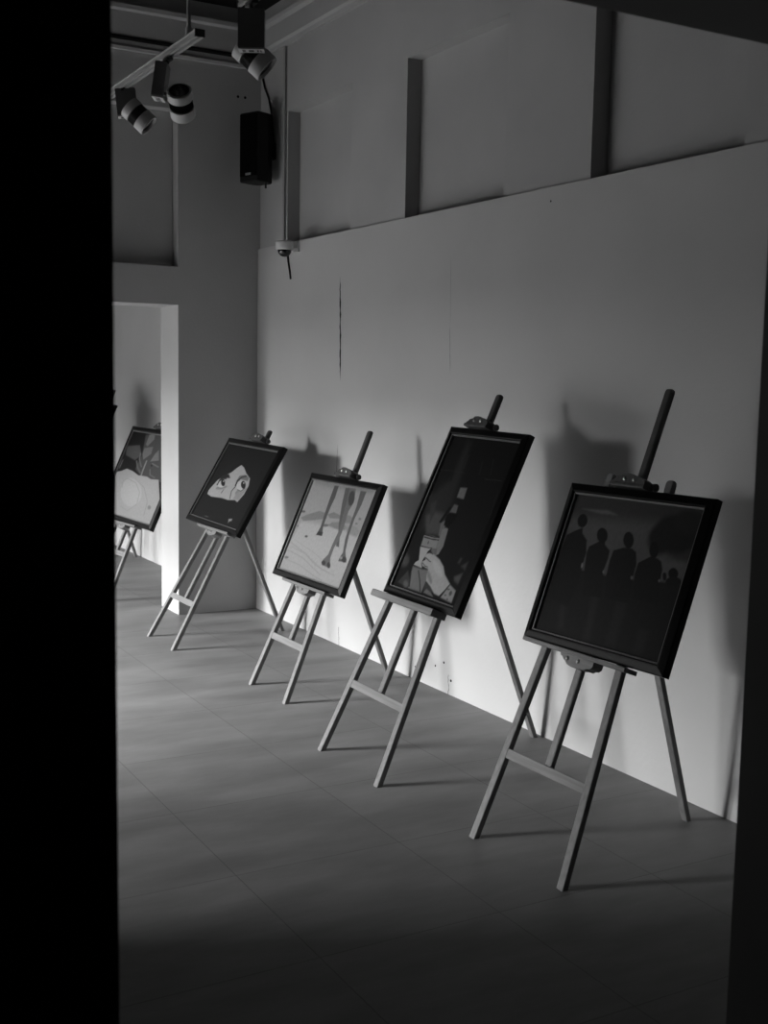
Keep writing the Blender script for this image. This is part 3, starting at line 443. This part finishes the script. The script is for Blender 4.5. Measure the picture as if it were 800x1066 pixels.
  (0.12, 0.006, [(0.307,0.057), (0.306,0.056), (0.301,0.055), (0.295,0.055), (0.286,0.054), (0.276,0.054), (0.266,0.054), (0.257,0.055), (0.249,0.055), (0.244,0.056), (0.242,0.057), (0.243,0.058), (0.247,0.058), (0.254,0.059), (0.263,0.059), (0.273,0.059), (0.283,0.059), (0.292,0.059), (0.3,0.058), (0.305,0.057)]),
 ],
 'white': [
  (0.02, 0.05, [(-0.396,0.69), (0.598,0.737), (0.787,0.339), (0.02,0.257)]),
  (0.12, 0.015, [(0.025,0.56), (0.241,0.585), (0.339,0.514), (0.264,0.466), (0.068,0.491)]),
  (0.1, 0.02, [(0.272,0.668), (0.451,0.7), (0.635,0.694), (0.893,0.35), (0.493,0.353), (0.332,0.402), (0.347,0.515)]),
  (0.25, 0.012, [(0.33,0.676), (0.419,0.69), (0.441,0.646), (0.375,0.587), (0.338,0.6)]),
  (0.22, 0.01, [(0.339,0.569), (0.472,0.591), (0.488,0.536), (0.4,0.483), (0.346,0.524)]),
  (0.24, 0.01, [(0.55,0.541), (0.586,0.574), (0.653,0.498), (0.522,0.479)]),
  (0.2, 0.01, [(0.296,0.528), (0.326,0.476), (0.409,0.422), (0.429,0.426), (0.347,0.478), (0.319,0.528)]),
  (0.18, 0.01, [(0.284,0.464), (0.347,0.415), (0.433,0.377), (0.449,0.384), (0.365,0.42), (0.305,0.467)]),
  (0.3, 0.006, [(0.45,0.481), (0.451,0.413), (0.461,0.346), (0.484,0.346), (0.475,0.412), (0.473,0.48)]),
  (0.2, 0.008, [(0.562,0.422), (0.601,0.379), (0.699,0.366), (0.702,0.373), (0.614,0.385), (0.58,0.424)]),
  (0.22, 0.008, [(0.563,0.463), (0.693,0.446), (0.696,0.454), (0.566,0.472)]),
  (0.02, 0.008, [(0.584,0.453), (0.586,0.45), (0.586,0.448), (0.585,0.446), (0.583,0.444), (0.579,0.443), (0.575,0.444), (0.571,0.444), (0.567,0.446), (0.563,0.448), (0.56,0.451), (0.558,0.453), (0.558,0.456), (0.559,0.458), (0.561,0.459), (0.565,0.46), (0.569,0.46), (0.573,0.459), (0.578,0.458), (0.582,0.455)]),
  (0.2, 0.01, [(0.061,0.38), (0.067,0.451), (0.049,0.453), (0.043,0.382)]),
  (0.5, 0.008, [(0.012,0.346), (0.106,0.363), (0.188,0.39), (0.302,0.382), (0.425,0.36), (0.491,0.363), (0.574,0.364), (0.65,0.353), (0.773,0.361), (1.169,-0.022), (0.919,-0.059), (0.837,-0.056), (0.351,-0.029)]),
  (0.58, 0.02, [(0.59,0.245), (0.61,0.213), (0.612,0.182), (0.595,0.156), (0.562,0.136), (0.515,0.124), (0.458,0.123), (0.396,0.131), (0.337,0.149), (0.285,0.175), (0.246,0.206), (0.224,0.24), (0.222,0.272), (0.24,0.299), (0.275,0.32), (0.325,0.33), (0.383,0.331), (0.445,0.321), (0.503,0.302), (0.553,0.276)]),
  (0.42, 0.006, [(0.244,0.243), (0.212,0.295), (0.271,0.318), (0.433,0.299), (0.555,0.241), (0.584,0.156), (0.482,0.09), (0.349,0.11), (0.346,0.105), (0.488,0.086), (0.596,0.154), (0.566,0.243), (0.439,0.303), (0.268,0.323), (0.2,0.296), (0.232,0.243)]),
  (0.4, 0.006, [(0.384,0.331), (0.594,0.281), (0.734,0.191), (0.766,0.089), (0.777,0.089), (0.745,0.192), (0.601,0.284), (0.388,0.335)]),
  (0.3, 0.01, [(0.828,0.158), (0.831,0.153), (0.831,0.149), (0.828,0.145), (0.823,0.142), (0.816,0.14), (0.808,0.14), (0.799,0.141), (0.791,0.144), (0.784,0.147), (0.779,0.152), (0.776,0.156), (0.776,0.161), (0.779,0.164), (0.784,0.167), (0.791,0.169), (0.799,0.169), (0.808,0.168), (0.816,0.166), (0.823,0.162)]),
  (0.42, 0.006, [(0.401,0.038), (0.634,0.015), (0.829,0.024), (0.827,0.028), (0.634,0.02), (0.403,0.043)]),
 ],
}

# ------------------------------------------------------------------ pictures
def raster(w, h, layers, step=0.0035):
    nx, ny = int(w/step)+1, int(h/step)+1
    X, Y = np.meshgrid(np.linspace(0, w, nx), np.linspace(0, h, ny))
    img = np.full(X.shape, layers[0][0] if layers else .01)
    for val, soft, poly in layers:
        P = np.array(poly); inside = np.zeros(X.shape, bool); dist = np.full(X.shape, 1e9)
        m = soft + .01
        x0, y0 = P.min(0) - m; x1, y1 = P.max(0) + m
        i0, i1 = np.searchsorted(X[0], [x0, x1]); j0, j1 = np.searchsorted(Y[:,0], [y0, y1])
        if i1 <= i0 or j1 <= j0: continue
        xs, ys = X[j0:j1,i0:i1], Y[j0:j1,i0:i1]
        ins = np.zeros(xs.shape, bool); ds = np.full(xs.shape, 1e9)
        for (ax, ay), (bx, by) in zip(P, np.roll(P, -1, 0)):
            ins ^= ((ay > ys) != (by > ys)) & (xs < (bx-ax)*(ys-ay)/(by-ay+1e-12)+ax)
            dx, dy = bx-ax, by-ay; t = np.clip(((xs-ax)*dx+(ys-ay)*dy)/(dx*dx+dy*dy+1e-12), 0, 1)
            ds = np.minimum(ds, np.hypot(xs-ax-t*dx, ys-ay-t*dy))
        sd = np.where(ins, ds, -ds); a = np.clip(sd/soft+.5, 0, 1); a = a*a*(3-2*a)
        img[j0:j1,i0:i1] = img[j0:j1,i0:i1]*(1-a)+val*a
    return X, Y, img

TONE = dict(four=1.35, hand=.62, camel=.54, eyes=.6, white=.5)
def picture(key, w, h, mw, name, label, group):
    t = empty(name, label=label, cat='painting', group=group, mw=mw)
    # moulding: outer ridge slopes down to the picture
    fw = .040
    prof = [(0,-.038),(0,-.012),(.003,-.0085),(.024,-.001),(.029,0),(.032,-.003),(.0335,-.009),(.0335,-.038)]
    def sweep(prof):
        bm = bmesh.new(); R = []
        for cx, cy, sx, sy in ((-w/2,0,1,1),(w/2,0,-1,1),(w/2,h,-1,-1),(-w/2,h,1,-1)):
            R.append([bm.verts.new((cx+sx*d, cy+sy*d, z)) for d, z in prof])
        n = len(prof)
        for k in range(4):
            a, b = R[k], R[(k+1) % 4]
            for i in range(n):
                bm.faces.new((a[i], b[i], b[(i+1) % n], a[(i+1) % n]))
        return bm
    link('frame', sweep(prof), M['frame'], t)
    link('frame_slip', sweep([(.0337,-.036),(.0337,-.010),(.0355,-.0075),(.0385,-.0085),(.0395,-.017),(.0395,-.036)]), M['slip'], t)
    X, Y, img = raster(w, h, PAINT.get(key, [(.02, .01, [(0,0),(w,0),(w,h),(0,h)])]))
    img = img*TONE.get(key, 1)
    ny, nx = X.shape
    verts = np.stack([X.ravel()-w/2, Y.ravel(), np.full(X.size, -.019)], 1)
    ii = np.arange(nx*ny).reshape(ny, nx)
    ok = (X > fw-.004) & (X < w-fw+.004) & (Y > fw-.004) & (Y < h-fw+.004)
    q = np.stack([ii[:-1,:-1], ii[:-1,1:], ii[1:,1:], ii[1:,:-1]], -1).reshape(-1, 4)
    q = q[ok.ravel()[q].all(1)]
    used = np.unique(q); remap = np.full(nx*ny, -1); remap[used] = np.arange(len(used))
    me = bpy.data.meshes.new('canvas'); me.from_pydata(verts[used].tolist(), [], remap[q].tolist())
    ca = me.color_attributes.new('paint', 'FLOAT_COLOR', 'POINT')
    g = img.ravel()[used]; ca.data.foreach_set('color', np.stack([g, g, g, np.ones_like(g)], 1).astype(np.float32).ravel())
    me.materials.append(M['canvas']); me.update()
    o = bpy.data.objects.new('canvas', me); COL.objects.link(o); o.parent = t
    bm = bmesh.new(); box(bm, (-w/2+.0345, .0345, -.036), (w/2-.0345, h-.0345, -.0205)); link('backing_board', bm, M['seam'], t)
    return t

# ------------------------------------------------------------------ easels
def easel(x, y, th, ph, wf, b, s1, sc, k, s0, ptop, label, style, wh, du, tp, pp, rp, key, pname, plabel, no=.065):
    t = empty('easel', (x, y, 0), label, 'easel', 'wooden display easels along the niche wall', rz=th-PI/2)
    S = Vector((0, math.sin(ph), math.cos(ph))); N = Vector((0, -math.cos(ph), math.sin(ph))); U = Vector((1, 0, 0))
    def P(u, s, n=0.0): return U*u + S*s + N*n
    lw, ld = .031*k**.5, .024
    Lt = 1.365*k if k == 1 else 1.28*k; ut = .145*k
    fy = ld/2*math.sin(ph)                # sink so the sawn foot meets the floor
    for sg in (-1, 1):
        bm = bmesh.new()
        p0, p1 = P(sg*(wf/2-.012), 0), P(sg*ut, Lt)
        beam(bm, p0, p1, U, lw, ld, .002, 0, .014)
        for v in bm.verts:                # level cut on the floor
            if v.co.z < .05:
                d = (p1-p0).normalized(); v.co -= d*(v.co.z/d.z)
        link('leg', bm, M['wood'], t)
    # rear leg hinged between the tops
    bm = bmesh.new(); top = P(0, 1.19 if k == 1 else .925, -.028); ft = Vector((0, b, 0))
    beam(bm, ft, top, U, .030, .022, .002)
    for v in bm.verts:
        if v.co.z < .05:
            d = (top-ft).normalized(); v.co -= d*(v.co.z/d.z)
    o = link('leg', bm, M['wood'], t); o['label'] = 'single rear leg'
    # crossbar low between the front legs, top bar behind the picture
    def half(s): return (wf/2-.012)+(ut-(wf/2-.012))*s/Lt
    bm = bmesh.new(); hw = half(sc)-lw/2+.002
    beam(bm, P(-hw, sc, .004), P(hw, sc, .004), S, .034, .012, .0015)
    link('crossbar', bm, M['woodx'], t)
    bm = bmesh.new(); s_ = min(1.22*k, Lt-.04); hw = half(s_)-lw/2+.002
    beam(bm, P(-hw, s_, -.004), P(hw, s_, -.004), S, .04, .014, .0015)
    link('top_bar', bm, M['woodx'], t)
    # sliding mast
    bm = bmesh.new(); sm = ptop-.12; nm = lambda s: -.012+.010*(s-sc)/(s1-sc)
    beam(bm, P(0, sc-.012, -.012), P(0, sm, nm(sm)), U, .031*k**.5, .022, .003)
    link('mast', bm, M['wood'], t)
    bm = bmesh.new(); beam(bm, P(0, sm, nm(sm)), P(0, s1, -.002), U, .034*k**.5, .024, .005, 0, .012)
    o = link('mast_upper', bm, M['darkwood'], t); o['label'] = 'dark upper mast'
    # tray
    nf = no+.004
    bm = bmesh.new(); hl = .245*k**.3
    if style == 'plain':
        poly = [(.0135,s0-.027),(nf+.014,s0-.030),(nf+.018,s0-.027),(nf+.018,s0-.003),(nf+.014,s0),(.0135,s0)]
        rings(bm, [[P(u, s, n) for n, s in poly] for u in (-hl+.020, hl+.026)])
    else:
        poly = [(.0135,s0-.015),(nf,s0-.015),(nf+.003,s0-.012),(nf+.003,s0-.003),(nf,s0),(.0135,s0)]
        rings(bm, [[P(u, s, n) for n, s in poly] for u in ((-hl, hl+.03) if k == 1 else (-hl+.055, hl+.055))])
        hump = [(-.100,-.013),(-.098,-.024),(-.086,-.027),(-.078,-.035),(-.066,-.039),(-.056,-.048),(-.03,-.053),(.0,-.053),(.02,-.049),(.034,-.050),(.044,-.043),(.058,-.041),(.068,-.032),(.068,-.013)]
        hump = [(a*k**.5+.062, b_*k**.5) for a, b_ in hump]
        prism(bm, hump, lambda a, b_, n: P(a, s0+b_, n), .022, nf-.002)
    tr = link('tray', bm, M['woodx'], t)
    if style != 'plain':
        for u in (-.052, .003):
            bm = bmesh.new(); lathe(bm, P(u*k**.5+.054, s0-.029*k**.5, nf-.002), N, [(0,.0075),(.003,.0075),(.0055,.005),(.006,.001)], 14); link('bolt', bm, M['bolt'], tr, True)
    # clamp over the top edge of the picture
    bm = bmesh.new(); q = ptop+.002
    poly = [(.0135,q),(no+.006,q),(no+.008,q+.003),(no+.008,q+.010),(no+.006,q+.013),(.0135,q+.013)]
    rings(bm, [[P(u, s, n) for n, s in poly] for u in (-.066, .098)])
    hump = [(a_*.9-.004, b_) for a_, b_ in ((-.105,.011),(-.103,.020),(-.092,.024),(-.083,.033),(-.062,.037),(-.050,.046),(-.02,.048),(.0,.046),(.015,.042),(.035,.040),(.05,.033),(.066,.030),(.070,.022),(.070,.011))]
    prism(bm, hump, lambda a, b_, n: P(a+.035, q+b_, n), .0135, no+.003)
    cl = link('clamp', bm, M['darkwood'], t)
    for u in (-.005, .042):
        bm = bmesh.new(); lathe(bm, P(u, q+.027, no+.003), N, [(0,.0065),(.003,.0065),(.005,.004),(.0055,.001)], 14); link('bolt', bm, M['bolt'], cl, True)
    bm = bmesh.new(); lathe(bm, P(.094, q+.018, .026), U, [(0,.008),(.006,.008),(.007,.014),(.017,.014),(.020,.011)], 16); link('knob', bm, M['darkwood'], cl, True)
    # the picture
    w, h = wh
    R3 = Matrix.Rotation(th-PI/2, 3, 'Z')
    bc = Vector((x, y, 0)) + R3 @ (P(du, s0+.0008, no))
    t2, p2 = th+tp, ph+pp
    u2 = Vector((math.sin(t2), -math.cos(t2), 0)); w2 = Vector((math.cos(t2), math.sin(t2), 0)); s2 = Vector((0,0,math.cos(p2))) + w2*math.sin(p2)
    u2, s2 = u2*math.cos(rp)+s2*math.sin(rp), s2*math.cos(rp)-u2*math.sin(rp)
    n2 = u2.cross(s2)
    mw = Matrix((u2, s2, n2)).transposed().to_4x4(); mw.translation = bc
    picture(key, w, h, mw, pname, plabel, 'framed paintings on the easels')
    return t

rd = math.radians
easel(2.265,3.052,rd(1.45),rd(21.1),.505,.784,1.689,.317,1.0,.726,1.308,'pale wooden easel nearest the doorway, two leg tops showing beside its clamp','scallop',
      (.679,.580),.080,rd(.96),rd(-.3),rd(.6),'four','framed_painting','black framed painting of four dark silhouetted figures under a gloomy sky')
easel(2.210,4.149,rd(-.3),rd(24.7),.527,.943,1.688,.315,1.0,.726,1.508,'pale wooden easel with a thick plain tray under the tall hand and cup painting','plain',
      (.583,.776),.102,rd(-.16),rd(-.3),rd(-.6),'hand','framed_painting','tall black framed dark painting of a hand holding a cup')
easel(2.372,5.329,rd(1.1),rd(23.45),.427,.711,1.440,.278,.87,.577,1.162,'small pale wooden easel carrying the light desert painting, long mast above','scallop',
      (.765,.581),.037,rd(-.24),rd(-.1),rd(.1),'camel','framed_painting','black framed pale painting of thin long animal legs over desert dunes')
easel(2.256,6.638,rd(.82),rd(29.3),.440,.797,1.446,.286,.87,.749,1.342,'small pale wooden easel by the partition, holding the painting of two eyes','scallop',
      (.847,.590),-.024,rd(-.5),rd(.6),rd(-.8),'eyes','framed_painting','black framed dark painting of a veiled face with two wide eyes')
easel(2.326,8.253,.109,.431,.44,.84,1.30,.344,.87,.559,1.288,'pale wooden easel seen through the doorway in the further room','scallop',
      (.977,.722),.028,0,-.01,-.018,'white','framed_painting','black framed painting of a white dressed figure, seen through the doorway')
easel(2.30,9.93,0,rd(24.7),.50,.85,1.60,.315,1.0,.67,1.452,'easel at the back of the further room, only its rear leg showing','scallop',
      (.583,.776),.102,0,0,0,'none','framed_painting','dark framed painting whose corner just shows past the black wall at left')

# ------------------------------------------------------------------ track lights
TX, TZ = 1.50, 2.752
def rail(name, y0, y1, rods, label):
    t = empty(name, (TX, y0, TZ), label, 'light track', 'ceiling light tracks')
    L = y1-y0; bm = bmesh.new(); w, h, g = .017, .024, .006
    pr = [(-w,0),(-g,0),(-g,.012),(g,.010),(g,0),(w,0),(w,.010),(w-.002,.012),(w-.002,.018),(w,.020),(w,h),(-w,h),(-w,.020),(-w+.002,.018),(-w+.002,.012),(-w,.010)]
    rings(bm, [[Vector((a, yy, b)) for a, b in pr] for yy in (0, L)]); link('rail', bm, M['rail'], t)
    for yy in (-.006, L):
        bm = bmesh.new(); box(bm, (-w-.001,yy,-.001), (w+.001,yy+.006,h+.001)); link('end_cap', bm, M['lampd'], t)
    for yy in rods:
        bm = bmesh.new(); cyl(bm, (0,yy-y0,h), (0,yy-y0,ZC-TZ), .0075, n=12)
        cyl(bm, (0,yy-y0,h), (0,yy-y0,h+.03), .013, n=12); cyl(bm, (0,yy-y0,ZC-TZ-.02), (0,yy-y0,ZC-TZ), .03, n=20)
        link('hanger_rod', bm, M['rail'], t, True)
rail('light_track', 3.985, 6.9, (4.09, 6.6), 'thin metal light track on a rod, its capped end above the two spotlights')
rail('light_track', 1.7, 3.60, (2.2,), 'light track overhead, only its end showing at the top edge')

def spot(y, brot, boff, hoff, hdir, label, bl=.13):
    t = empty('track_spotlight', (TX, y, TZ), label, 'spotlight', 'spotlights on the track')
    bm = bmesh.new(); box(bm, (-.011,-.026,-.010), (.011,.026,.004)); cyl(bm, (0,0,-.012), (boff[0]*.6,boff[1]*.6,-.03), .007, n=12); link('adapter', bm, M['lampd'], t)
    B = Matrix.Translation(boff) @ brot
    bm = bmesh.new(); hx, hy = .041, .022
    def sq(z, a, b): return [B @ Vector(p) for p in ((-a,-b,z),(a,-b,z),(a,b,z),(-a,b,z))]
    rings(bm, [sq(-bl,hx-.003,hy-.003), sq(-bl+.004,hx,hy), sq(-.004,hx,hy), sq(0,hx-.003,hy-.003)])
    bx = link('driver_box', bm, M['lampbox'], t)
    bm = bmesh.new()
    def bxx(a, b):
        c = [B @ Vector((p, q, r)) for p in (a[0],b[0]) for q in (a[1],b[1]) for r in (a[2],b[2])]
        v = [bm.verts.new(p) for p in c]
        for f in ((0,1,3,2),(4,6,7,5),(0,4,5,1),(2,3,7,6),(0,2,6,4),(1,5,7,3)): bm.faces.new([v[i] for i in f])
    bxx((-hx+.001,-hy+.001,-bl-.004), (hx-.001,hy-.001,-bl+.001)); link('end_plate', bm, M['lampw'], bx)
    bm = bmesh.new()
    for u0, u1 in ((-.028,-.018),(-.008,.008),(.018,.023),(.028,.032)): bxx((u0,-.009,-bl-.0048), (u1,.009,-bl-.0038))
    link('slot', bm, M['lampd'], bx)
    D = Vector(hdir).normalized(); c = Vector(hoff); r = .046
    bm = bmesh.new(); p = c - D*.056
    lathe(bm, p, D, [(0,r-.008),(0,r-.003),(.003,r),(.034,r),(.036,r-.006)], 36)
    hd = link('lamp_head', bm, M['lampw'], t, True)
    bm = bmesh.new(); lathe(bm, p, D, [(-.001,r-.009),(-.0015,.001)], 30); link('rear_cap', bm, M['lens'], hd)
    bm = bmesh.new(); lathe(bm, p, D, [(.0355,r-.009),(.036,r-.006)]+[(.037+i*.0042+d, r-.002-(.0045 if d>.001 and d<.004 else 0)) for i in range(8) for d in (0,.0012,.0022,.0034)]+[(.072,r-.006)], 36); link('heat_fins', bm, M['lampd'], hd, True)
    bm = bmesh.new(); lathe(bm, p, D, [(.071,r-.006),(.0715,r),(.110,r),(.113,r-.002),(.113,r-.006),(.104,r-.010)], 36); link('bezel', bm, M['lampw'], hd, True)
    bm = bmesh.new(); lathe(bm, p, D, [(.1042,r-.010),(.1045,.001)], 30); link('lens', bm, M['lens'], hd)
    # yoke between box and head
    bm = bmesh.new(); a = B @ Vector((0,0,-bl+.02)); e = c - D*.02
    v = (e-a); 
    if v.length > .03: beam(bm, a, a+v*.75, Vector((0,1,0)), .022, .012, .002)
    else: beam(bm, a, a+Vector((0,0,-.03)), Vector((0,1,0)), .022, .012, .002)
    link('yoke', bm, M['lampbox'], t)
    return t
RV = Vector((.87,-.49,0))
DV = Vector((.49,.87,0))
Rz = lambda a: Matrix.Rotation(math.radians(a), 4, 'Z')
Rt = lambda a: Matrix.Rotation(math.radians(a), 4, DV)
spot(3.53, Rz(-28), Vector((0,0,-.024)), Vector((0,0,-.146))+DV*.075, RV*.75+Vector((0,0,-.66)), 'track spotlight nearest the top edge, hanging in front of the corner', .12)
spot(4.31, Rt(8) @ Rz(62), -RV*.018+Vector((0,0,-.020)), RV*.048+Vector((0,0,-.160)), DV*.75+RV*.0+Vector((0,0,-.62)), 'upright barrel track spotlight with dark back cap facing us', .125)
spot(4.88, Rt(-6) @ Rz(-20), RV*.014+Vector((0,0,.002)), RV*.078+Vector((0,0,-.113))-DV*.04, RV*.74+Vector((0,0,-.67)), 'tilted track spotlight closest to the black wall at left', .108)

# ------------------------------------------------------------------ speaker in the corner
ex, ey = Vector((.37,-.929,0)), Vector((.929,.37,0))
near = Vector((3.032,7.022,2.818))
t = empty('wall_speaker', near, 'black loudspeaker hung high in the corner beside the niches', 'speaker')
W, D_, H_ = .168, .160, .428
bm = bmesh.new()
pl = [(0,.008),(.008,0),(D_*.55,0),(D_*.85,.010),(D_,.035),(D_,W-.035),(D_*.85,W-.01),(D_*.55,W),(.008,W),(0,W-.008)]
def sp(a, b, z): return ey*a - ex*b + Vector((0,0,z))
rings(bm, [[sp(D_*.5+(a-D_*.5)*kk, W*.5+(b-W*.5)*kk, z) for a, b in pl] for z, kk in ((0,.93),(.006,1),(H_-.006,1),(H_,.93))])
link('cabinet', bm, M['spk'], t)
bm = bmesh.new(); rings(bm, [[sp(a, b, z) for a, b in ((-.006,.012),(-.006,W-.012),(.001,W-.008),(.001,.008))] for z in (.035,H_-.012)]); gr = link('grille', bm, M['grille'], t)
bm = bmesh.new(); rings(bm, [[sp(a, b, z) for a, b in ((-.0085,.058),(-.0085,.104),(-.005,.104),(-.005,.058))] for z in (.040,.054)]); link('badge', bm, M['badge'], t)
bm = bmesh.new(); c0 = sp(D_-.01, W*.5, H_*.5); box(bm, (c0.x,c0.y-.02,c0.z-.05), (XU-near.x-.001,c0.y+.02,c0.z+.05)); link('bracket', bm, M['spk'], t)
bm = bmesh.new(); a = sp(.09,.02,0); cyl(bm, a+Vector((0,0,-.035)), a+Vector((0,0,.003)), .006, n=10); link('cable_plug', bm, M['cable'], t)
bm = bmesh.new()
tube(bm, [(XU-.012,7.345,3.60),(XU-.010,7.335,3.53),(XU-.008,7.305,3.46),(XU-.008,7.24,3.38),(XU-.008,7.195,3.28),(XU-.008,7.165,3.14),(XU-.008,7.15,3.0)], .006)
tag(link('speaker_cable', bm, M['cable'], None, True), 'black cable running down from the cornice to the corner loudspeaker', 'cable')

# ------------------------------------------------------------------ dome camera and its trunking
cx, cy, cz = 3.112, 6.785, 2.375
t = empty('dome_camera', (cx,cy,cz), 'small white dome security camera on the ledge near the corner', 'camera')
bm = bmesh.new(); lathe(bm, (0,0,0), (0,0,1), [(-.002,.047),(.0,.052),(.012,.057),(.045,.057),(.052,.052),(.053,.001)], 32); link('housing', bm, M['camw'], t, True)
bm = bmesh.new(); lathe(bm, (0,0,0), (0,0,-1), [(-.004,.043),(.004,.043)]+[(.004+.04*math.sin(a), .043*math.cos(a)) for a in [i*PI/2/8 for i in range(1,9)]], 28); link('dome', bm, M['camd'], t, True)
bm = bmesh.new(); box(bm, (.045,-.03,.012), (XR-cx,.03,.05)); box(bm, (XR-cx-.012,-.045,-.01), (XR-cx,.045,.056)); link('bracket', bm, M['camw'], t)
bm = bmesh.new(); tube(bm, [(XR-.006,6.905,2.375),(XR-.006,6.895,2.32),(XR-.006,6.872,2.26),(XR-.006,6.855,2.205)], .006)
tag(link('loose_cable', bm, M['cable'], None, True), 'short black cable end dangling on the wall below the dome camera', 'cable')
bm = bmesh.new(); box(bm, (XU-.016,6.972,LED+.002), (XU-.0005,6.998,3.649)); box(bm, (XU-.018,6.9695,3.0), (XU-.0005,7.0005,3.02))
tag(link('cable_trunking', bm, M['trunk']), 'thin vertical cable trunking rising from the dome camera to the cornice', 'trunking')

# ------------------------------------------------------------------ daylight through the openings, plus added fill lamps
def area(name, loc, tgt, sx, sy, power, spread=PI):
    l = bpy.data.lights.new(name, 'AREA'); l.shape = 'RECTANGLE'; l.size = sx; l.size_y = sy; l.energy = power; l.spread = spread
    o = bpy.data.objects.new(name, l); COL.objects.link(o); o.location = loc
    d = Vector(tgt)-Vector(loc); o.rotation_euler = d.to_track_quat('-Z', 'Y').to_euler(); return o
SKY_P, LOW_P, HIGH_P, GROUND_P, FILL_P = 51000, 7000, 10200, 110, 3
area('daylight_sky', (-60, 24, 16.2), (-1, 6.2, 16.2), 10, 12, SKY_P)
area('daylight_horizon', (-60, 24, 6.6), (-1, 6.2, 6.6), 12, 7.2, LOW_P)
area('floor_fill_high', (-9, 8.5, 7.2), (1.5, 6.6, 0), 3.6, 4, HIGH_P)  # lamp added to brighten the middle of the floor from above
area('sunlit_ground', (-4.0, 7.8, .02), (-4.0, 7.8001, 3), 4.6, 4.6, GROUND_P)
area('opening_fill', (XL-.1, 7.0, 1.15), (3, 7.0, 0), 3.6, 1.9, FILL_P, math.radians(125))  # added fill pane in the opening, lifts the ambient light
w = bpy.data.worlds.new('dusk'); SC.world = w; w.use_nodes = True
w.node_tree.nodes['Background'].inputs['Color'].default_value = (.5,.5,.5,1)
w.node_tree.nodes['Background'].inputs['Strength'].default_value = 0.004

# ------------------------------------------------------------------ camera
yaw, pitch, roll, fpx = 5.16688032e-01, 1.14031384e-01, -1.79215423e-02, 1224.68033
cyw, syw, cp, sp_ = math.cos(yaw), math.sin(yaw), math.cos(pitch), math.sin(pitch)
f = Vector((syw*cp, cyw*cp, -sp_)); r = Vector((cyw, -syw, 0)); d = f.cross(r)
if d.z > 0: d = -d
r2 = r*math.cos(roll)+d*math.sin(roll); d2 = d*math.cos(roll)-r*math.sin(roll)
cam = bpy.data.cameras.new('camera'); co = bpy.data.objects.new('camera', cam); COL.objects.link(co)
mw = Matrix((r2, -d2, -f)).transposed().to_4x4(); mw.translation = (0,0,1.6); co.matrix_world = mw
cam.sensor_fit = 'HORIZONTAL'; cam.sensor_width = 36; cam.lens = fpx/800*36; cam.clip_start = .05
cam.dof.use_dof = True; cam.dof.focus_distance = 5.0; cam.dof.aperture_fstop = 11
SC.camera = co
vs = SC.view_settings; SC.display_settings.display_device = 'sRGB'
vs.view_transform = 'Standard'; vs.look = 'None'; vs.exposure = 0; vs.gamma = 1; vs.use_curve_mapping = False
